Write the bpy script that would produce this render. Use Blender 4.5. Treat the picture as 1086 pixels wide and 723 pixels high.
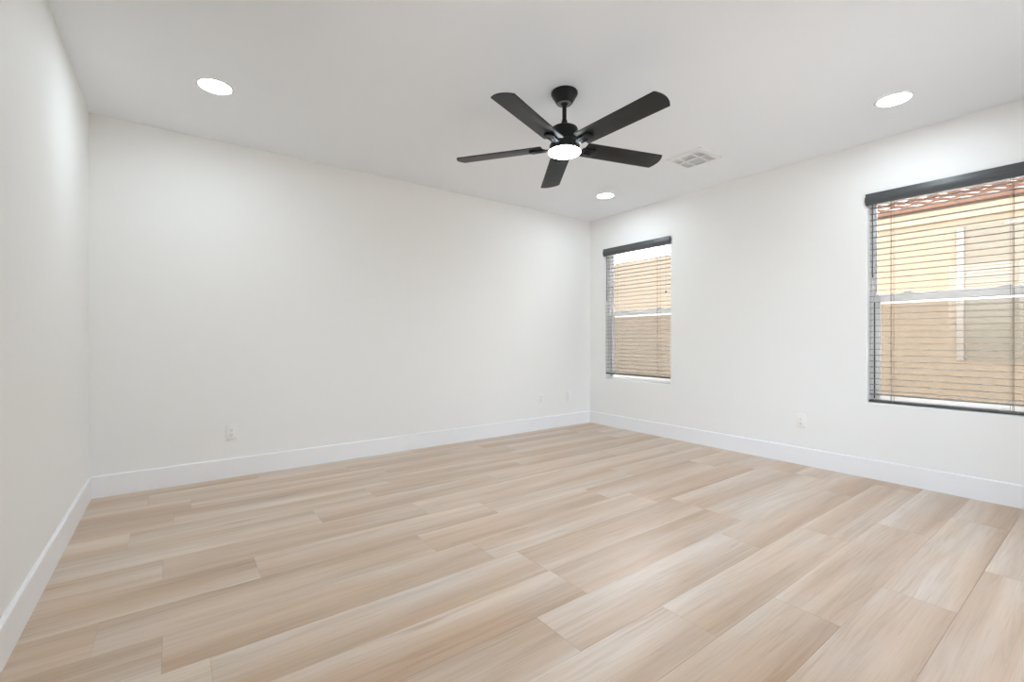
import bpy, bmesh, math, random
from mathutils import Vector, Matrix

random.seed(7)
S = bpy.context.scene
for o in list(bpy.data.objects):
    bpy.data.objects.remove(o)
COL = S.collection
PI = math.pi

# ------------------------------------------------------------------ camera
W, D, H = 4.4986, 3.9135, 2.44          # right wall x, back wall y, ceiling z
FRONT = -0.45                           # wall behind the camera
cam_d = bpy.data.cameras.new('camera')
cam = bpy.data.objects.new('camera', cam_d)
COL.objects.link(cam)
cam.location = (0.4327, 0.0, 1.0072)
cam.rotation_euler = (math.radians(90), 0, -0.6363)
cam_d.sensor_fit = 'HORIZONTAL'
cam_d.sensor_width = 36.0
cam_d.lens = 485.24 / 1086 * 36
cam_d.shift_y = -(361.5 - 359.76) / 1086
cam_d.clip_start = 0.02
S.camera = cam

# ------------------------------------------------------------------ light and exposure
LAMP = 104.0          # radiance of the recessed lenses
FAN_LAMP = 32.0       # radiance of the fan's lens
SKY = 1.5
SUN = 22.0
S.view_settings.view_transform = 'Standard'
S.view_settings.look = 'None'
S.view_settings.gamma = 1.0
S.view_settings.exposure = 0.20
S.view_settings.use_curve_mapping = False
S.cycles.max_bounces = 16
S.cycles.diffuse_bounces = 10
S.cycles.glossy_bounces = 5
S.cycles.transparent_max_bounces = 24
S.cycles.use_denoising = True

wd = bpy.data.worlds.new('sky')
S.world = wd
wd.use_nodes = True
wn = wd.node_tree
wn.nodes.clear()
sky = wn.nodes.new('ShaderNodeTexSky')
sky.sky_type = 'NISHITA'
sky.sun_disc = False
sky.sun_elevation = math.radians(50)
sky.sun_rotation = math.radians(60)
sky.dust_density = 3.0
hs = wn.nodes.new('ShaderNodeHueSaturation')
hs.inputs['Saturation'].default_value = 0.5
bg = wn.nodes.new('ShaderNodeBackground')
bg.inputs['Strength'].default_value = SKY
wo = wn.nodes.new('ShaderNodeOutputWorld')
wn.links.new(sky.outputs[0], hs.inputs['Color'])
wn.links.new(hs.outputs[0], bg.inputs['Color'])
wn.links.new(bg.outputs[0], wo.inputs['Surface'])

sun_d = bpy.data.lights.new('sun', 'SUN')
sun_d.energy = SUN
sun_d.angle = math.radians(0.6)
sun_d.color = (1.0, 0.98, 0.95)
sun = bpy.data.objects.new('sun', sun_d)
COL.objects.link(sun)
sun.location = (0, 2, 8)
sun.rotation_euler = Vector((-0.56, -0.32, -0.766)).to_track_quat('-Z', 'Y').to_euler()

# ------------------------------------------------------------------ materials
def new_mat(name):
    m = bpy.data.materials.new(name)
    m.use_nodes = True
    nt = m.node_tree
    b = nt.nodes['Principled BSDF']
    return m, nt, b

def N(nt, typ, **kw):
    n = nt.nodes.new(typ)
    for k, v in kw.items():
        if k in n.inputs.keys():
            n.inputs[k].default_value = v
        else:
            setattr(n, k, v)
    return n

def paint(name, col, rough=0.6, bump=0.0, scale=150.0, spec=0.3, vary=0.0):
    m, nt, b = new_mat(name)
    b.inputs['Base Color'].default_value = (*col, 1)
    b.inputs['Roughness'].default_value = rough
    b.inputs['Specular IOR Level'].default_value = spec
    tc = N(nt, 'ShaderNodeTexCoord')
    nz = N(nt, 'ShaderNodeTexNoise', Scale=scale, Detail=3.0)
    nt.links.new(tc.outputs['Object'], nz.inputs['Vector'])
    if bump:
        bp = N(nt, 'ShaderNodeBump', Strength=bump, Distance=0.002)
        nt.links.new(nz.outputs['Fac'], bp.inputs['Height'])
        nt.links.new(bp.outputs[0], b.inputs['Normal'])
    if vary:
        mx = N(nt, 'ShaderNodeMix', data_type='RGBA')
        mx.inputs['A'].default_value = (*[c * (1 - vary) for c in col], 1)
        mx.inputs['B'].default_value = (*[min(1, c * (1 + vary)) for c in col], 1)
        nt.links.new(nz.outputs['Fac'], mx.inputs['Factor'])
        nt.links.new(mx.outputs['Result'], b.inputs['Base Color'])
    return m

def streaked(name, c1, c2, rough, axis_scale, spec=0.5, coat=0.0):
    m, nt, b = new_mat(name)
    tc = N(nt, 'ShaderNodeTexCoord')
    mp = N(nt, 'ShaderNodeMapping')
    mp.inputs['Scale'].default_value = axis_scale
    nz = N(nt, 'ShaderNodeTexNoise', Scale=1.0, Detail=5.0)
    mx = N(nt, 'ShaderNodeMix', data_type='RGBA')
    mx.inputs['A'].default_value = (*c1, 1)
    mx.inputs['B'].default_value = (*c2, 1)
    nt.links.new(tc.outputs['Object'], mp.inputs[0])
    nt.links.new(mp.outputs[0], nz.inputs['Vector'])
    nt.links.new(nz.outputs['Fac'], mx.inputs['Factor'])
    nt.links.new(mx.outputs['Result'], b.inputs['Base Color'])
    b.inputs['Roughness'].default_value = rough
    b.inputs['Specular IOR Level'].default_value = spec
    b.inputs['Coat Weight'].default_value = coat
    b.inputs['Coat Roughness'].default_value = rough
    return m

def emit(name, col, strength):
    m, nt, b = new_mat(name)
    b.inputs['Base Color'].default_value = (0.8, 0.8, 0.8, 1)
    b.inputs['Emission Color'].default_value = (*col, 1)
    b.inputs['Emission Strength'].default_value = strength
    return m

def glass_mat(name, tint=(1, 1, 1)):
    m, nt, b = new_mat(name)
    nt.nodes.remove(b)
    out = nt.nodes['Material Output']
    tr = N(nt, 'ShaderNodeBsdfTransparent')
    tr.inputs['Color'].default_value = (*tint, 1)
    gl = N(nt, 'ShaderNodeBsdfGlossy', Roughness=0.02)
    fr = N(nt, 'ShaderNodeFresnel', IOR=1.35)
    mx = N(nt, 'ShaderNodeMixShader')
    nt.links.new(fr.outputs[0], mx.inputs[0])
    nt.links.new(tr.outputs[0], mx.inputs[1])
    nt.links.new(gl.outputs[0], mx.inputs[2])
    nt.links.new(mx.outputs[0], out.inputs['Surface'])
    return m

def screen_mat(name):
    m, nt, b = new_mat(name)
    out = nt.nodes['Material Output']
    b.inputs['Base Color'].default_value = (0.022, 0.020, 0.018, 1)
    b.inputs['Roughness'].default_value = 0.8
    tr = N(nt, 'ShaderNodeBsdfTransparent')
    mx = N(nt, 'ShaderNodeMixShader')
    mx.inputs[0].default_value = 0.235
    nt.links.new(tr.outputs[0], mx.inputs[1])
    nt.links.new(b.outputs[0], mx.inputs[2])
    nt.links.new(mx.outputs[0], out.inputs['Surface'])
    return m

M_wall = paint('wall_paint', (0.815, 0.810, 0.790), 0.62, 0.12, 170)
M_ceil = paint('ceiling_paint', (0.84, 0.865, 0.89), 0.75, 0.10, 140)
M_trim = paint('trim_paint', (0.83, 0.83, 0.835), 0.35, 0.0, spec=0.4)
M_vinyl = paint('white_vinyl', (0.88, 0.885, 0.885), 0.35, 0.0, spec=0.4)
def translucent(m, col, fac):
    """thin white plastic lets a part of the daylight through"""
    nt = m.node_tree
    b = nt.nodes['Principled BSDF']
    tl = N(nt, 'ShaderNodeBsdfTranslucent')
    tl.inputs['Color'].default_value = (*col, 1)
    mx = N(nt, 'ShaderNodeMixShader')
    mx.inputs[0].default_value = fac
    nt.links.new(b.outputs[0], mx.inputs[1])
    nt.links.new(tl.outputs[0], mx.inputs[2])
    nt.links.new(mx.outputs[0], nt.nodes['Material Output'].inputs['Surface'])
translucent(M_vinyl, (0.93, 0.93, 0.92), 0.4)
M_ring = paint('light_trim_white', (0.90, 0.90, 0.90), 0.5)
M_plate = paint('outlet_plastic', (0.82, 0.81, 0.79), 0.3, 0.0, spec=0.5)
M_slot = paint('outlet_slot', (0.10, 0.095, 0.09), 0.6)
M_strip = paint('dark_weatherstrip', (0.035, 0.035, 0.035), 0.6)
M_black = paint('black_metal', (0.005, 0.005, 0.0055), 0.42, spec=0.28)
M_blade = streaked('black_blade_wood', (0.007, 0.007, 0.0075), (0.013, 0.013, 0.0135), 0.45, (6, 6, 60), 0.42)
M_steel = paint('satin_steel', (0.14, 0.138, 0.135), 0.3, spec=0.6)
M_blind = streaked('charcoal_blind_wood', (0.050, 0.051, 0.053), (0.085, 0.086, 0.088), 0.42, (60, 3, 90))
M_slat = streaked('charcoal_slat_wood', (0.17, 0.17, 0.17), (0.24, 0.238, 0.235), 0.38, (80, 3, 80), spec=1.0)
M_cord = paint('brown_cord', (0.16, 0.12, 0.095), 0.8)
M_tassel = paint('dark_tassel', (0.02, 0.015, 0.012), 0.5)
M_lens = emit('recessed_lens_glow', (0.83, 0.95, 1.04), LAMP)
M_flens = emit('fan_lens_glow', (0.86, 0.95, 1.02), FAN_LAMP)
M_vent = paint('vent_enamel', (0.82, 0.82, 0.82), 0.4)
M_duct = paint('vent_duct', (0.68, 0.68, 0.68), 0.7)
M_glass = glass_mat('window_glass')
M_screen = screen_mat('insect_screen_mesh')
M_stucco = paint('peach_stucco', (0.275, 0.217, 0.150), 0.9, 0.5, 60, vary=0.06)
M_fascia = paint('cream_fascia', (0.32, 0.25, 0.17), 0.85, 0.3, 50, vary=0.05)
M_tile = paint('clay_roof_tile', (0.155, 0.086, 0.056), 0.85, 0.4, 14, vary=0.35)
M_nbtrim = paint('pale_window_trim', (0.29, 0.25, 0.205), 0.6)
M_nbshade = paint('tan_window_shade', (0.20, 0.17, 0.122), 0.5, vary=0.05)
M_gravel = paint('side_yard_gravel', (0.50, 0.47, 0.43), 0.95, 0.8, 40, vary=0.25)

M_patio = paint('patio_concrete', (0.30, 0.30, 0.295), 0.9, 0.3, 30, vary=0.08)

PW, PL, PY0 = 0.2256, 1.219, 0.605        # plank width, length, first joint
def floor_mat():
    m, nt, b = new_mat('oak_plank_floor')
    L = nt.links.new
    uv = N(nt, 'ShaderNodeUVMap', uv_map='plank')
    rn = N(nt, 'ShaderNodeAttribute', attribute_name='rnd')
    sx = N(nt, 'ShaderNodeSeparateXYZ')
    L(uv.outputs[0], sx.inputs[0])
    def math_(op, a, bb, clamp=False):
        n = N(nt, 'ShaderNodeMath', operation=op)
        n.use_clamp = clamp
        for i, v in enumerate((a, bb)):
            if isinstance(v, (int, float)):
                n.inputs[i].default_value = v
            else:
                L(v, n.inputs[i])
        return n.outputs[0]
    off = math_('MULTIPLY', rn.outputs['Fac'], 97.0)
    def vec(ax, ay):
        c = N(nt, 'ShaderNodeCombineXYZ')
        L(math_('MULTIPLY', sx.outputs[0], ax), c.inputs[0])
        L(math_('MULTIPLY', sx.outputs[1], ay), c.inputs[1])
        L(off, c.inputs[2])
        return c.outputs[0]
    def noise(v, detail=4.0, dist=0.0, rough=0.5):
        n = N(nt, 'ShaderNodeTexNoise', Scale=1.0, Detail=detail, Distortion=dist, Roughness=rough)
        L(v, n.inputs['Vector'])
        return n.outputs['Fac']
    def ramp(f, stops):
        r = N(nt, 'ShaderNodeValToRGB')
        e = r.color_ramp.elements
        while len(e) < len(stops):
            e.new(0.5)
        for el, (p, c) in zip(e, stops):
            el.position = p
            el.color = (*c, 1)
        L(f, r.inputs[0])
        return r.outputs[0]
    # broad lengthwise bands, then cathedral grain, then fine pores
    broad = noise(vec(0.50, 7.0), 3.0, 0.5)
    mid = noise(vec(1.3, 30.0), 5.0, 1.2, 0.6)
    fine = noise(vec(5.0, 190.0), 4.0, 0.2, 0.6)
    cloud = noise(vec(1.7, 5.0), 3.0, 0.3)
    # tone drifts across the width: one long edge pale, the other browner
    across = math_('DIVIDE', sx.outputs[1], PW)
    flip = math_('LESS_THAN', rn.outputs['Fac'], 0.22)
    acr = math_('ABSOLUTE', math_('SUBTRACT', flip, across), 0.0)
    tone = math_('ADD', math_('MULTIPLY', broad, 0.72), math_('MULTIPLY', math_('SUBTRACT', acr, 0.5), 0.18))
    tone = math_('ADD', tone, 0.135)
    col = ramp(tone, [(0.30, (0.475, 0.345, 0.240)), (0.45, (0.560, 0.435, 0.325)),
                      (0.58, (0.630, 0.522, 0.418)), (0.72, (0.700, 0.612, 0.520))])
    def mix(mode, fac, a, bb):
        x = N(nt, 'ShaderNodeMix', data_type='RGBA', blend_type=mode)
        if isinstance(fac, (int, float)):
            x.inputs['Factor'].default_value = fac
        else:
            L(fac, x.inputs['Factor'])
        L(a, x.inputs['A'])
        L(bb, x.inputs['B'])
        return x.outputs['Result']
    g1 = ramp(mid, [(0.36, (0.78, 0.73, 0.68)), (0.50, (1, 1, 1)), (0.70, (1.06, 1.06, 1.06))])
    col = mix('MULTIPLY', 0.42, col, g1)
    g2 = ramp(fine, [(0.34, (0.80, 0.76, 0.72)), (0.50, (1, 1, 1)), (0.68, (1.05, 1.05, 1.05))])
    col = mix('MULTIPLY', 0.36, col, g2)
    g3 = ramp(cloud, [(0.35, (1.0, 0.945, 0.885)), (0.65, (0.985, 1.015, 1.06))])
    col = mix('MULTIPLY', 0.9, col, g3)
    g4 = ramp(rn.outputs['Fac'], [(0.0, (0.965, 0.955, 0.945)), (1.0, (1.03, 1.03, 1.03))])
    col = mix('MULTIPLY', 1.0, col, g4)
    # patches of cathedral grain
    wv = N(nt, 'ShaderNodeTexWave', Scale=1.0, Distortion=9.0, Detail=2.5)
    wv.bands_direction = 'Y'
    wv.inputs['Detail Scale'].default_value = 1.2
    L(vec(1.6, 16.0), wv.inputs['Vector'])
    g5 = ramp(wv.outputs['Fac'], [(0.05, (0.83, 0.78, 0.73)), (0.30, (1, 1, 1))])
    msk = math_('MULTIPLY', math_('SUBTRACT', noise(vec(1.5, 4.0), 2.0), 0.50), 5.0, True)
    col = mix('MULTIPLY', math_('MULTIPLY', msk, 0.7), col, g5)
    # small dark knots
    vo = N(nt, 'ShaderNodeTexVoronoi', Scale=1.0, Randomness=1.0)
    L(vec(1.1, 9.0), vo.inputs['Vector'])
    kn = ramp(vo.outputs['Distance'], [(0.02, (0.72, 0.64, 0.57)), (0.13, (1, 1, 1))])
    col = mix('MULTIPLY', 0.8, col, kn)
    L(col, b.inputs['Base Color'])
    rr = N(nt, 'ShaderNodeMapRange')
    L(mid, rr.inputs[0])
    rr.inputs['To Min'].default_value = 0.30
    rr.inputs['To Max'].default_value = 0.36
    L(rr.outputs[0], b.inputs['Roughness'])
    b.inputs['Specular IOR Level'].default_value = 0.42
    bp = N(nt, 'ShaderNodeBump', Strength=0.10, Distance=0.001)
    L(fine, bp.inputs['Height'])
    L(bp.outputs[0], b.inputs['Normal'])
    return m
M_floor = floor_mat()
M_sub = paint('plank_joint', (0.33, 0.265, 0.205), 0.8)

# ------------------------------------------------------------------ mesh helpers
def add_box(bm, x0, x1, y0, y1, z0, z1, bev=0.0, seg=2, mat=0):
    vs = [bm.verts.new((x, y, z)) for x in (x0, x1) for y in (y0, y1) for z in (z0, z1)]
    q = [(0, 1, 3, 2), (4, 6, 7, 5), (0, 4, 5, 1), (2, 3, 7, 6), (0, 2, 6, 4), (1, 5, 7, 3)]
    fs = [bm.faces.new([vs[i] for i in f]) for f in q]
    for f in fs:
        f.material_index = mat
    if bev:
        es = list({e for f in fs for e in f.edges})
        bmesh.ops.bevel(bm, geom=es, offset=bev, segments=seg, profile=0.5, affect='EDGES')
    return fs

def add_lathe(bm, prof, seg=64, c=(0, 0, 0), mat=0, cap=True):
    """prof: list of (radius, z); closed with fans where radius is 0."""
    rings = []
    for r, z in prof:
        if r < 1e-6:
            rings.append([bm.verts.new((c[0], c[1], c[2] + z))])
        else:
            rings.append([bm.verts.new((c[0] + r * math.cos(2 * PI * i / seg), c[1] + r * math.sin(2 * PI * i / seg), c[2] + z)) for i in range(seg)])
    for a, b in zip(rings, rings[1:]):
        for i in range(seg):
            j = (i + 1) % seg
            if len(a) == 1 and len(b) == 1:
                continue
            if len(a) == 1:
                f = bm.faces.new((a[0], b[i], b[j]))
            elif len(b) == 1:
                f = bm.faces.new((a[i], b[0], a[j]))
            else:
                f = bm.faces.new((a[i], b[i], b[j], a[j]))
            f.smooth = True
            f.material_index = mat

def add_tube(bm, p, q, r, seg=10):
    p, q = Vector(p), Vector(q)
    d = (q - p).normalized()
    a = d.orthogonal().normalized()
    b = d.cross(a)
    A = [bm.verts.new(p + r * (math.cos(2 * PI * i / seg) * a + math.sin(2 * PI * i / seg) * b)) for i in range(seg)]
    B = [bm.verts.new(q + r * (math.cos(2 * PI * i / seg) * a + math.sin(2 * PI * i / seg) * b)) for i in range(seg)]
    for i in range(seg):
        j = (i + 1) % seg
        f = bm.faces.new((A[i], A[j], B[j], B[i]))
        f.smooth = True
    bm.faces.new(A[::-1])
    bm.faces.new(B)

def add_prism(bm, pts, z0, z1, bev=0.0):
    """pts: outline in xy, extruded z0..z1."""
    A = [bm.verts.new((x, y, z0)) for x, y in pts]
    B = [bm.verts.new((x, y, z1)) for x, y in pts]
    n = len(pts)
    fs = [bm.faces.new(A[::-1]), bm.faces.new(B)]
    for i in range(n):
        j = (i + 1) % n
        fs.append(bm.faces.new((A[i], A[j], B[j], B[i])))
    if bev:
        es = list({e for f in fs[:2] for e in f.edges})
        bmesh.ops.bevel(bm, geom=es, offset=bev, segments=2, profile=0.5, affect='EDGES')

def obj(name, bm, mat, parent=None, matrix=None, sharp=35):
    bmesh.ops.recalc_face_normals(bm, faces=bm.faces)
    me = bpy.data.meshes.new(name)
    bm.to_mesh(me)
    bm.free()
    for m in (mat if isinstance(mat, (list, tuple)) else [mat]):
        me.materials.append(m)
    if sharp:
        me.set_sharp_from_angle(angle=math.radians(sharp))
    o = bpy.data.objects.new(name, me)
    COL.objects.link(o)
    if parent:
        o.parent = parent
    if matrix is not None:
        o.matrix_local = matrix
    return o

def tag(o, label, cat, group=None):
    o['label'] = label
    o['category'] = cat
    if group:
        o['group'] = group
    return o

def empty(name, loc, rot=(0, 0, 0)):
    o = bpy.data.objects.new(name, None)
    o.empty_display_size = 0.05
    COL.objects.link(o)
    o.location = loc
    o.rotation_euler = rot
    return o

def struct(o):
    o['kind'] = 'structure'
    return o

def copy_tree(o, parent=None):
    c = o.copy()
    COL.objects.link(c)
    if parent:
        c.parent = parent
    for ch in list(o.children):
        copy_tree(ch, c)
    return c

B_ = lambda: bmesh.new()

# ------------------------------------------------------------------ room shell
TH = 0.15
SILL, HEAD = 0.55, 2.05
WIN = {1: (2.790, 3.673), 2: (0.261, 1.144)}

# floor: one mesh of staggered planks running along the back wall
bm = B_()
uvl = bm.loops.layers.uv.new('plank')
rndl = bm.faces.layers.float.new('rnd')
butts = {6: 0.219, 8: 0.394, 10: 0.251, 7: 0.73, 2: 1.49, 1: 1.914, 0: 2.315, 4: 2.963}
fs = add_box(bm, -0.15, W + 0.15, FRONT - 0.15, D + 0.15, -0.12, -0.0012)
for f in fs:
    f.material_index = 1
rr = random.Random(11)
k = int(math.floor((FRONT - PY0) / PW)) 
y = PY0 + k * PW
while y < D:
    x = butts.get(k, rr.uniform(0.1, PL)) % PL - PL
    while x < W:
        ya, yb = max(y, FRONT), min(y + PW, D)
        xa, xb = max(x, 0.0), min(x + PL, W)
        if xb - xa > 0.005 and yb - ya > 0.005:
            g = 0.0004
            r_ = rr.random()
            new = add_box(bm, xa + g, xb - g, ya + g, yb - g, -0.0012, 0.0)
            for f in new:
                f.material_index = 0
                f[rndl] = r_
                for lp in f.loops:
                    co = lp.vert.co
                    lp[uvl].uv = (co.x - x, co.y - y)
        x += PL
    y += PW
    k += 1
struct(obj('floor', bm, [M_floor, M_sub], sharp=0))

bm = B_()
add_box(bm, -TH, W + TH, FRONT - TH, D + TH, H, H + 0.14)
struct(obj('ceiling', bm, M_ceil, sharp=0))

bm = B_()
LY0, LY1, LZ0 = 0.20, 1.60, 0.55  # opening for the unseen side window, added for daylight
add_box(bm, -TH, 0, FRONT - TH, LY0, 0, H)
add_box(bm, -TH, 0, LY1, D, 0, H)
add_box(bm, -TH, 0, LY0, LY1, 0, LZ0)
add_box(bm, -TH, 0, LY0, LY1, 2.10, H)
struct(obj('wall_left', bm, M_wall, sharp=0))
bm = B_()
add_box(bm, -TH, W + TH, D, D + TH, 0, H)
struct(obj('wall_back', bm, M_wall, sharp=0))
# wall behind the camera; unseen glazed door and side window are added for daylight
PX0, PX1, PZ = 2.20, 4.00, 2.10
bm = B_()
add_box(bm, 0, PX0, FRONT - TH, FRONT, 0, H)
add_box(bm, PX1, W + TH, FRONT - TH, FRONT, 0, H)
add_box(bm, PX0, PX1, FRONT - TH, FRONT, PZ, H)
struct(obj('wall_front', bm, M_wall, sharp=0))
def glazed(name, loc, rot, hwid, z1):
    dr = struct(empty(name, loc, rot))
    bm = B_()
    for a, b_ in ((-hwid, -hwid + 0.05), (-0.03, 0.03), (hwid - 0.05, hwid)):
        add_box(bm, a, b_, -0.03, 0.03, 0, z1)
    add_box(bm, -hwid, hwid, -0.028, 0.028, 0, 0.04)
    add_box(bm, -hwid, hwid, -0.028, 0.028, z1 - 0.05, z1)
    obj('door_frame' if name.startswith('door') else 'window_frame', bm, M_vinyl, dr, sharp=0)
    for a, b_ in ((-hwid + 0.05, -0.03), (0.03, hwid - 0.05)):
        bm = B_()
        add_box(bm, a, b_, -0.003, 0.003, 0.04, z1 - 0.05)
        obj('pane', bm, M_glass, dr, sharp=0)
glazed('door_added', ((PX0 + PX1) / 2, FRONT - 0.08, 0), (0, 0, 0), (PX1 - PX0) / 2, PZ)  # unseen, added behind the camera to let daylight in
glazed('window_3', (-0.08, (LY0 + LY1) / 2, LZ0), (0, 0, PI / 2), (LY1 - LY0) / 2, PZ - LZ0)  # unseen, added so daylight reaches the window wall

# right wall with the two openings and rounded drywall returns
bm = B_()
ys = [FRONT, WIN[2][0], WIN[2][1], WIN[1][0], WIN[1][1], D]
zs = [0, SILL, HEAD, H]
V = {}
for s, x in ((0, W), (1, W + TH)):
    for i, y in enumerate(ys):
        for j, z in enumerate(zs):
            V[s, i, j] = bm.verts.new((x, y, z))
holes = {(1, 1), (3, 1)}
for s in (0, 1):
    for i in range(5):
        for j in range(3):
            if (i, j) not in holes:
                bm.faces.new((V[s, i, j], V[s, i + 1, j], V[s, i + 1, j + 1], V[s, i, j + 1]))
rim = []
for i, j in holes:
    loop = [(i, j), (i + 1, j), (i + 1, j + 1), (i, j + 1)]
    for a, b in zip(loop, loop[1:] + loop[:1]):
        bm.faces.new((V[0, *a], V[0, *b], V[1, *b], V[1, *a]))
        rim.append((V[0, *a], V[0, *b]))
outer = [(i, 0) for i in range(6)] + [(5, j) for j in (1, 2, 3)] + [(i, 3) for i in (4, 3, 2, 1, 0)] + [(0, j) for j in (2, 1)]
for a, b in zip(outer, outer[1:] + outer[:1]):
    bm.faces.new((V[0, *a], V[0, *b], V[1, *b], V[1, *a]))
es = [bm.edges.get(e) for e in rim]
bmesh.ops.bevel(bm, geom=es, offset=0.010, segments=4, profile=0.5, affect='EDGES')
struct(obj('wall_right', bm, M_wall, sharp=25))

# baseboards with an eased top edge
BH, BT = 0.139, 0.013
def base_profile(bm, a, b, n):
    """a->b along the wall at floor level, n = inward normal; a mitred strip."""
    prof = [(0, 0), (BT, 0), (BT, BH - 0.006), (BT - 0.003, BH - 0.0015), (BT - 0.006, BH), (0, BH)]
    a, b, n = Vector(a), Vector(b), Vector(n)
    t = (b - a).normalized()
    A = [bm.verts.new(a + n * d + t * d + Vector((0, 0, z))) for d, z in prof]
    Bv = [bm.verts.new(b + n * d - t * d + Vector((0, 0, z))) for d, z in prof]
    m = len(prof)
    for i in range(m):
        j = (i + 1) % m
        bm.faces.new((A[i], A[j], Bv[j], Bv[i]))
    bm.faces.new(A)
    bm.faces.new(Bv[::-1])
for nm, a, b, n in (('baseboard_back', (0, D, 0), (W, D, 0), (0, -1, 0)),
                    ('baseboard_left', (0, FRONT, 0), (0, D, 0), (1, 0, 0)),
                    ('baseboard_right', (W, FRONT, 0), (W, D, 0), (-1, 0, 0)),
                    ('baseboard_front', (0, FRONT, 0), (PX0, FRONT, 0), (0, 1, 0))):
    bm = B_()
    base_profile(bm, a, b, n)
    struct(obj(nm, bm, M_trim, sharp=20))

# ------------------------------------------------------------------ windows
def build_window(num):
    y0, y1 = WIN[num]
    yc = (y0 + y1) / 2
    w = struct(empty('window_%d' % num, (W + 0.12, yc, SILL)))
    h = (y1 - y0) / 2
    Z = HEAD - SILL
    FX0, FX1 = -0.035, 0.028       # local x of the vinyl frame
    fr = 0.016
    bm = B_()
    add_box(bm, FX0, FX1, -h, -h + fr, 0, Z, 0.002)
    add_box(bm, FX0, FX1, h - fr, h, 0, Z, 0.002)
    add_box(bm, FX0, FX1, -h + fr, h - fr, Z - fr - 0.01, Z, 0.002)
    add_box(bm, FX0, FX1, -h + fr, h - fr, 0, 0.022, 0.002)
    obj('window_frame', bm, M_vinyl, w)
    # lower sash, towards the room
    i = h - fr
    mz0, mz1 = 1.283 - SILL, 1.337 - SILL
    bm = B_()
    sx0, sx1 = -0.030, -0.006
    st = 0.034
    add_box(bm, sx0, sx1, -i + 0.006, -i + st, 0.022, mz1, 0.003)
    add_box(bm, sx0, sx1, i - st, i - 0.006, 0.022, mz1, 0.003)
    add_box(bm, sx0, sx1, -i + st, i - st, 0.022, 0.054, 0.003)
    add_box(bm, sx0, sx1, -i + st, i - st, mz0, mz1, 0.003)
    ls = obj('lower_sash', bm, M_vinyl, w)
    bm = B_()
    add_box(bm, -0.020, -0.016, -i + st, i - st, 0.054, mz0)
    obj('pane', bm, M_glass, ls, sharp=0)
    for s in (-1, 1):
        bm = B_()
        yy = s * 0.238
        add_box(bm, sx0 + 0.001, sx1 - 0.002, yy - 0.028, yy + 0.028, mz1, mz1 + 0.006, 0.002)
        add_box(bm, sx0 + 0.004, sx1 - 0.010, yy - 0.020, yy + 0.012, mz1 + 0.006, mz1 + 0.012, 0.002)
        lk = obj('sash_lock', bm, M_plate, ls)
    # upper sash, fixed, towards outside
    bm = B_()
    ux0, ux1 = -0.004, 0.020
    st2 = 0.007
    add_box(bm, ux0, ux1, -i, -i + st2, mz0 + 0.005, Z - fr - 0.01, 0.002)
    add_box(bm, ux0, ux1, i - st2, i, mz0 + 0.005, Z - fr - 0.01, 0.002)
    add_box(bm, ux0, ux1, -i + st2, i - st2, Z - fr - 0.03, Z - fr - 0.01, 0.002)
    add_box(bm, ux0, ux1, -i + st2, i - st2, mz0 + 0.005, mz1 - 0.004, 0.002)
    us = obj('upper_sash', bm, M_vinyl, w)
    bm = B_()
    add_box(bm, 0.006, 0.010, -i + st2, i - st2, mz1 - 0.004, Z - fr - 0.03)
    obj('pane', bm, M_glass, us, sharp=0)
    # dark weatherstrip in the tracks beside the lower sash
    for s in (-1, 1):
        bm = B_()
        a, b = sorted((s * i, s * (i - 0.005)))
        add_box(bm, -0.033, -0.008, a, b, 0.024, mz0 - 0.004)
        obj('weatherstrip', bm, M_strip, w, sharp=0)
    # insect screen over the lower half, outside
    bm = B_()
    f2 = 0.012
    add_box(bm, 0.012, 0.022, -i, -i + f2, 0.024, mz0 - 0.002)
    add_box(bm, 0.012, 0.022, i - f2, i, 0.024, mz0 - 0.002)
    add_box(bm, 0.012, 0.022, -i + f2, i - f2, 0.024, 0.024 + f2)
    add_box(bm, 0.012, 0.022, -i + f2, i - f2, mz0 - 0.002 - f2, mz0 - 0.002)
    sc = obj('screen_frame', bm, M_vinyl, w, sharp=0)
    bm = B_()
    add_box(bm, 0.0165, 0.0172, -i + f2, i - f2, 0.024 + f2, mz0 - 0.002 - f2)
    obj('insect_screen', bm, M_screen, sc, sharp=0)
    return w
build_window(1)
build_window(2)

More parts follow.
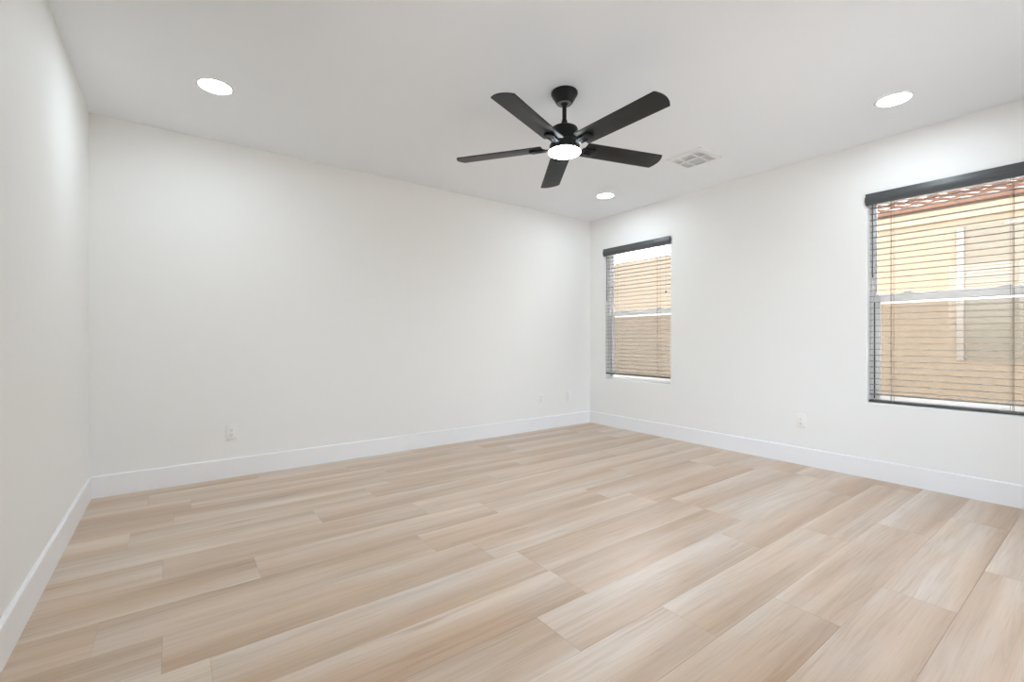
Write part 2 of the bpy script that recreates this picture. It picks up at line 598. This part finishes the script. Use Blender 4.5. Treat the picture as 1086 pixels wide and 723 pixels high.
# ------------------------------------------------------------------ blinds
def build_blind(num, label, rail_z, last_pair):
    y0, y1 = WIN[num]
    yc, h = (y0 + y1) / 2, (y1 - y0) / 2
    t = tag(empty('window_blind', (W, yc, HEAD)), label, 'blind', 'charcoal window blinds')
    zl = lambda z: z - HEAD
    # valance with a raised middle band and returned ends
    bm = B_()
    e = 0.006
    add_box(bm, -0.022, -0.010, -h - e, h + e, zl(1.978), zl(2.060), 0.002)
    add_box(bm, -0.025, -0.0215, -h - e - 0.003, h + e + 0.003, zl(2.000), zl(2.036), 0.0015)
    for s in (-1, 1):
        a, b = sorted((s * (h + e), s * (h + e - 0.010)))
        add_box(bm, -0.012, -0.0005, a, b, zl(1.978), zl(2.060), 0.001)
        a, b = sorted((s * (h + e - 0.001), s * (h + e + 0.003)))
        add_box(bm, -0.0225, -0.0005, a, b, zl(2.000), zl(2.036), 0.001)
    obj('valance', bm, M_blind, t)
    # head rail
    bm = B_()
    add_box(bm, 0.006, 0.062, -h + 0.005, h - 0.005, zl(2.000), zl(2.045), 0.002)
    obj('head_rail', bm, M_blind, t)
    # slats
    bm = B_()
    pitch = 0.0427
    z = 1.960
    zs_ = []
    while z > rail_z + 0.030:
        zs_.append(z)
        z -= pitch
    if last_pair:
        zs_ = [q for q in zs_ if q > 0.625] + [0.607, 0.6105]
    rs = random.Random(num)
    for z in zs_:
        tilt = math.radians(2.0 + rs.uniform(-1.4, 1.4))
        ln = h - 0.008
        n0 = len(bm.verts)
        bm.verts.ensure_lookup_table()
        segs = 4
        vs = []
        for a in range(segs + 1):
            u = -0.020 + 0.040 * a / segs
            crown = 0.0010 * (1 - (u / 0.020) ** 2)
            xx = 0.035 + u * math.cos(tilt)
            zz = zl(z) + u * math.sin(tilt) + crown
            vs.append([bm.verts.new((xx, s * ln, zz + d)) for s in (-1, 1) for d in (-0.0013, 0.0013)])
        for a, b in zip(vs, vs[1:]):
            bm.faces.new((a[1], b[1], b[3], a[3])).smooth = True
            bm.faces.new((a[0], a[2], b[2], b[0])).smooth = True
            bm.faces.new((a[0], b[0], b[1], a[1]))
            bm.faces.new((a[2], a[3], b[3], b[2]))
        bm.faces.new((vs[0][0], vs[0][1], vs[0][3], vs[0][2]))
        bm.faces.new((vs[-1][0], vs[-1][2], vs[-1][3], vs[-1][1]))
    obj('slats', bm, M_slat, t)
    # bottom rail
    bm = B_()
    add_box(bm, 0.011, 0.061, -h + 0.006, h - 0.006, zl(rail_z), zl(rail_z + 0.015), 0.003)
    br = obj('bottom_rail', bm, M_blind, t)
    for yy in (-0.30, 0, 0.30):
        bm = B_()
        add_tube(bm, (0.0085, yy, zl(rail_z + 0.0075)), (0.0125, yy, zl(rail_z + 0.0075)), 0.004, 12)
        obj('rail_plug', bm, M_steel, br)
    # ladder cords
    for yy in (-h + 0.165, h - 0.138):
        bm = B_()
        for xx in (0.009, 0.064):
            add_tube(bm, (xx, yy, zl(rail_z + 0.006)), (xx, yy, zl(2.002)), 0.0013, 8)
        add_tube(bm, (0.036, yy + 0.012, zl(rail_z + 0.013)), (0.036, yy + 0.012, zl(2.002)), 0.0009, 8)
        obj('ladder_cord', bm, M_cord, t)
    # tilt wand on the left
    bm = B_()
    yy = h - 0.030
    add_tube(bm, (0.003, yy, zl(1.464)), (0.003, yy, zl(1.985)), 0.0036, 8)
    add_tube(bm, (0.003, yy, zl(1.455)), (0.003, yy, zl(1.475)), 0.0046, 8)
    add_tube(bm, (0.003, yy, zl(1.985)), (0.010, yy, zl(2.004)), 0.0020, 8)
    obj('tilt_wand', bm, M_blind, t)
    # lift cords with tassels on the right
    bm = B_()
    for yy, ze in ((-h + 0.054, 1.500), (-h + 0.058, 1.897)):
        add_tube(bm, (0.002, yy, zl(ze)), (0.008, yy, zl(2.002)), 0.0010, 8)
    lc = obj('lift_cord', bm, M_cord, t)
    for yy, ze in ((-h + 0.054, 1.500), (-h + 0.058, 1.897)):
        bm = B_()
        add_lathe(bm, [(0, 0.010), (0.003, 0.010), (0.0055, 0.004), (0.0075, -0.010), (0.0070, -0.014), (0, -0.014)], 16, (0.002, yy, zl(ze)))
        obj('tassel', bm, M_tassel, lc)
    return t
build_blind(1, 'charcoal horizontal blind in the smaller-looking window near the room corner', 0.604, False)
build_blind(2, 'charcoal horizontal blind in the near window cut off by the right photo edge', 0.5545, True)

# ------------------------------------------------------------------ recessed lights
def build_downlight():
    t = empty('recessed_light', (0, 0, H))
    bm = B_()
    add_lathe(bm, [(0.078, -0.0025), (0.080, -0.0045), (0.088, -0.0040), (0.094, -0.0015), (0.095, 0.0)], 64)
    add_lathe(bm, [(0.095, 0.0), (0.078, 0.0), (0.078, -0.0025)], 64)
    obj('trim_ring', bm, M_ring, t)
    bm = B_()
    add_lathe(bm, [(0, -0.0032), (0.05, -0.0031), (0.0775, -0.0022), (0.0775, -0.0005), (0, -0.0005)], 64)
    obj('lens', bm, M_lens, t)
    return t
dl = build_downlight()
for i, (x, y, lab) in enumerate((
        (0.620, 3.085, 'round white recessed ceiling light above the left back corner'),
        (3.895, 3.119, 'small-looking round recessed ceiling light above the window corner behind the fan'),
        (3.893, 0.843, 'round recessed ceiling light above the near window at upper right'),
        (0.620, 0.843, 'unseen recessed ceiling light added overhead by the left wall near the camera'))):  # last one is out of view, completes the grid, added for its light
    o = dl if i == 0 else copy_tree(dl)
    o.location = (x, y, H)
    tag(o, lab, 'ceiling light', 'recessed ceiling lights')

# ------------------------------------------------------------------ ceiling vent
vt = tag(empty('ceiling_vent', (3.7405, 2.056, H)), 'square white ceiling air vent with six louvred openings', 'air vent')
bm = B_()
hx = 0.1505
xs_ = [-hx, -0.100, -0.008, 0.008, 0.132 - 0.0, hx]
xs_ = [-hx, -0.096, -0.006, 0.020, 0.130, hx]
ysv = [-hx, -0.106, -0.052, -0.034, 0.062, 0.082, 0.134, hx]
for i in range(5):
    for j in range(7):
        if i in (1, 3) and j in (1, 3, 5):
            continue
        add_box(bm, xs_[i], xs_[i + 1], ysv[j], ysv[j + 1], -0.0075, -0.0045)
bmesh.ops.remove_doubles(bm, verts=bm.verts, dist=1e-5)
# remove coincident inner walls left by the shared edges
dup = {}
for f in list(bm.faces):
    key = tuple(sorted(v.index for v in f.verts))
bm.verts.index_update()
for f in list(bm.faces):
    dup.setdefault(tuple(sorted(v.index for v in f.verts)), []).append(f)
bmesh.ops.delete(bm, geom=[f for l in dup.values() if len(l) > 1 for f in l], context='FACES')
for s in (-1, 1):
    a, b = sorted((s * hx, s * (hx - 0.006)))
    add_box(bm, a, b, -hx, hx, -0.0047, 0.0)
    add_box(bm, -hx, hx, a, b, -0.0047, 0.0)
obj('vent_frame', bm, M_vent, vt, sharp=20)
bm = B_()
add_box(bm, -0.140, 0.140, -0.140, 0.140, -0.0012, -0.0002)
obj('duct_back', bm, M_duct, vt, sharp=0)
bm = B_()
for i in (1, 3):
    for j in (1, 3, 5):
        n = max(4, int(round((ysv[j + 1] - ysv[j]) / 0.0125)))
        for q in range(n):
            yy = ysv[j] + (q + 0.5) / n * (ysv[j + 1] - ysv[j])
            v = [bm.verts.new((x, yy + dy, z)) for x in (xs_[i], xs_[i + 1]) for dy, z in ((-0.0045, -0.0060), (0.0035, -0.0020), (0.0042, -0.0026), (-0.0038, -0.0066))]
            bm.faces.new(v[0:4]); bm.faces.new(v[7:3:-1])
            for a in range(4):
                b = (a + 1) % 4
                bm.faces.new((v[a], v[b], v[4 + b], v[4 + a]))
obj('louvres', bm, M_vent, vt, sharp=20)

# ------------------------------------------------------------------ wall outlets
def outlet_plate(bm):
    add_box(bm, -0.035, 0.035, -0.0055, 0.0, -0.0575, 0.0575, 0.003, 3)
def build_outlet(loc, rot, label, slots=True):
    t = tag(empty('wall_outlet', loc, rot), label, 'outlet')
    bm = B_()
    outlet_plate(bm)
    obj('cover_plate', bm, M_plate, t)
    bm = B_()
    add_box(bm, -0.0165, 0.0165, -0.0078, -0.0050, -0.0335, 0.0335, 0.0012)
    ins = obj('receptacle', bm, M_plate, t)
    if slots:
        for zc in (-0.018, 0.018):
            bm = B_()
            add_box(bm, -0.0068, -0.0048, -0.0082, -0.0070, zc - 0.001, zc + 0.0075)
            add_box(bm, 0.0048, 0.0068, -0.0082, -0.0070, zc - 0.001, zc + 0.0065)
            add_tube(bm, (0, -0.0082, zc - 0.0065), (0, -0.0070, zc - 0.0065), 0.0026, 12)
            obj('socket_slots', bm, M_slot, ins, sharp=0)
    else:
        bm = B_()
        add_box(bm, -0.012, 0.012, -0.0088, -0.0070, -0.029, 0.029, 0.0015)
        obj('blank_insert', bm, M_plate, ins)
    for zc in (-0.0475, 0.0475):
        bm = B_()
        add_tube(bm, (0, -0.0062, zc), (0, -0.0050, zc), 0.0028, 12)
        obj('screw', bm, M_plate, t)
    return t
build_outlet((0.772, D, 0.3286), (0, 0, 0), 'white wall outlet low on the back wall near the left corner')
build_outlet((3.721, D, 0.350), (0, 0, 0), 'white wall outlet with sockets on the back wall, left of the blank plate')
b = build_outlet((4.151, D, 0.347), (0, 0, 0), 'blank white wall plate without sockets, beside the far room corner', False)
b.name = 'blank_wall_plate'
b['category'] = 'wall plate'
build_outlet((W, 1.581, 0.3486), (0, 0, -PI / 2), 'white wall outlet on the window wall between the two windows')

# ------------------------------------------------------------------ ceiling fan
FX, FY = 2.2555, 1.955
fan = tag(empty('ceiling_fan', (FX, FY, H)), 'black five-blade ceiling fan with a lit round white lamp', 'ceiling fan')
fz = lambda z: z - H
bm = B_()
add_lathe(bm, [(0.0, 0.0), (0.074, 0.0), (0.0766, -0.004), (0.0766, -0.014), (0.072, -0.022), (0.049, -0.060), (0.046, -0.065), (0.043, -0.0665), (0.020, -0.0665), (0.019, -0.060), (0, -0.060)], 64)
cn = obj('canopy', bm, M_black, fan)
bm = B_()
add_lathe(bm, [(0.0425, -0.0670), (0.0425, -0.0685), (0.0225, -0.0685), (0.0225, -0.0670), (0.0425, -0.0670)], 64)
obj('canopy_ring', bm, M_steel, cn)
bm = B_()
add_lathe(bm, [(0, -0.050), (0.017, -0.058), (0.0195, -0.067), (0.015, -0.076), (0.0125, -0.079), (0.0125, fz(2.282)), (0.0165, fz(2.274)), (0.0180, fz(2.262)), (0.0235, fz(2.236)), (0, fz(2.236))], 40)
obj('downrod', bm, M_black, fan)
# everything below the ball joint hangs very slightly out of true
tilt = Matrix(((1, 0, 0), (0, 1, 0), (-0.0098, -0.043, 1))).to_4x4()
head_z = 2.1226
bm = B_()
add_lathe(bm, [(0, 2.240), (0.030, 2.240), (0.062, 2.236), (0.074, 2.229), (0.0785, 2.218), (0.0785, 2.160), (0.0765, 2.157), (0.0765, 2.150), (0.0800, 2.147), (0.0800, 2.130), (0, 2.130)], 72, (0, 0, -H))
obj('motor_housing', bm, M_black, fan)
bm = B_()
add_lathe(bm, [(0, 2.131), (0.086, 2.131), (0.0870, 2.127), (0.0880, 2.103), (0.0895, 2.0960), (0.0900, 2.0937), (0, 2.0937)], 72, (0, 0, -H))
lk = obj('light_kit', bm, M_black, fan)
bm = B_()
add_lathe(bm, [(0, 2.0780), (0.030, 2.0785), (0.060, 2.0805), (0.080, 2.0830), (0.0900, 2.0865), (0.0930, 2.0890), (0.0935, 2.0940), (0, 2.0940)], 72, (0, 0, -H))
ln = obj('lamp_lens', bm, M_flens, lk)
ln['label'] = 'glowing white lens'

RT, BUL, RR, BW = 0.640, 0.022, 0.128, 0.1370
pitch = math.radians(-10.42)
blade_me = iron_me = None
for kb in range(5):
    ang = math.radians(-15.613) + kb * 2 * PI / 5
    Mx = Matrix.Translation((0, 0, fz(head_z))) @ tilt @ Matrix.Rotation(ang, 4, 'Z') @ Matrix.Rotation(pitch, 4, 'X')
    if blade_me is None:
        bm = B_()
        pts = []
        hw = BW / 2
        for a in range(13):                 # tip arc
            v = -hw + BW * a / 12
            pts.append((RT + BUL * (1 - (v / hw) ** 2), v))
        pts += [(RR + 0.008, hw * 0.93), (RR, hw * 0.88), (RR, -hw * 0.88), (RR + 0.008, -hw * 0.93)]
        add_prism(bm, pts, 0.0, 0.006, 0.0015)
        ob = obj('blade', bm, M_blade, fan)
        blade_me = ob.data
    else:
        ob = bpy.data.objects.new('blade', blade_me)
        COL.objects.link(ob)
        ob.parent = fan
    ob.matrix_local = Mx
    if iron_me is None:
        bm = B_()
        # rounded pad under the blade, three prongs, and the arm into the motor
        pad = [(0.172, -0.030)] + [(0.182 + 0.030 * math.cos(t), 0.032 * math.sin(t)) for t in [(-PI / 2 + PI * q / 12) for q in range(13)]] + [(0.172, 0.030)]
        add_prism(bm, pad, -0.012, -0.0002, 0.002)
        for yy in (-0.020, 0.0, 0.020):
            add_box(bm, 0.122, 0.186, yy - 0.0055, yy + 0.0055, -0.012, -0.0002, 0.0018)
        add_box(bm, 0.112, 0.130, -0.026, 0.026, -0.012, -0.002, 0.002)
        ob2 = obj('blade_bracket', bm, M_black, ob)
        iron_me = ob2.data
        bm = B_()
        add_box(bm, 0.070, 0.114, -0.012, 0.012, -0.0095, -0.0035, 0.0015)
        ob3 = obj('bracket_arm', bm, M_black, ob)
        arm_me = ob3.data
    else:
        for nm, me in (('blade_bracket', iron_me), ('bracket_arm', arm_me)):
            c = bpy.data.objects.new(nm, me)
            COL.objects.link(c)
            c.parent = ob

# ------------------------------------------------------------------ outside: side yard and the house next door
bm = B_()
add_box(bm, W + 0.16, W + 14, -14, 18, -0.30, -0.12)
struct(obj('ground', bm, M_gravel, sharp=0))
bm = B_()
add_box(bm, -10, W + 0.15, -16, FRONT - TH - 0.01, -0.30, -0.12)
add_box(bm, -10, -TH - 0.01, FRONT - TH - 0.01, 16, -0.30, -0.12)
struct(obj('patio', bm, M_patio, sharp=0))

HX = W + 2.7
nh = tag(empty('neighboring_house', (HX, 2.0, -0.12)), 'peach stucco house with clay roof tiles seen through the blinds', 'house')
q = lambda y: y - 2.0
g = 0.12
bm = B_()
add_box(bm, 0.0, 6.0, q(-6.0), q(11.0), -0.05, 2.284 + g)
add_box(bm, 0.0, 0.22, q(4.35), q(11.0), 2.284 + g, 2.44 + g)
obj('stucco_wall', bm, M_stucco, nh, sharp=0)
bm = B_()
add_box(bm, -0.035, 0.30, q(-6.0), q(4.35), 2.284 + g, 2.425 + g, 0.006)
obj('fascia', bm, M_fascia, nh)
# clay barrel tiles
bm = B_()
ny, nx = 340, 14
y_a, y_b = q(-6.0), q(4.4)
rows = []
for i in range(nx * 2):
    xi = (i + 1) // 2 * 0.40 - 0.10
    stepz = 0.030 if i % 2 == 0 else 0.0
    row = []
    for j in range(ny + 1):
        yy = y_a + (y_b - y_a) * j / ny
        row.append((xi, yy, 2.455 + g + 0.30 * (xi + 0.10) + stepz + 0.022 * abs(math.sin(yy * PI / 0.20))))
    rows.append([bm.verts.new(p) for p in row])
low = [bm.verts.new((v.co.x, v.co.y, 2.445 + g)) for v in rows[0]]
rows.insert(0, low)
for a, b2 in zip(rows, rows[1:]):
    for j in range(ny):
        bm.faces.new((a[j], a[j + 1], b2[j + 1], b2[j]))
back = [bm.verts.new((v.co.x, v.co.y, 2.430 + g)) for v in rows[-1]]
for j in range(ny):
    bm.faces.new((rows[-1][j], rows[-1][j + 1], back[j + 1], back[j]))
    bm.faces.new((back[j], back[j + 1], low[j + 1], low[j]))
for j in (0, ny):
    bm.faces.new([r[j] for r in rows] + [back[j]])
obj('tile_roof', bm, M_tile, nh, sharp=40)
# its window, a pale trim round a closed tan shade
ya, yb, za, zb = q(-0.20), q(1.054), 0.784 + g, 2.199 + g
bm = B_()
tw = 0.058
add_box(bm, -0.030, 0.02, yb, yb + tw, za, zb, 0.004)
obj('window_trim', bm, M_nbtrim, nh)
bm = B_()
add_box(bm, -0.030, 0.02, ya - tw, ya, za, zb, 0.004)
obj('window_trim', bm, M_nbtrim, nh)
bm = B_()
add_box(bm, -0.010, 0.01, ya, yb, za, zb)
obj('window_shade', bm, M_nbshade, nh, sharp=0)
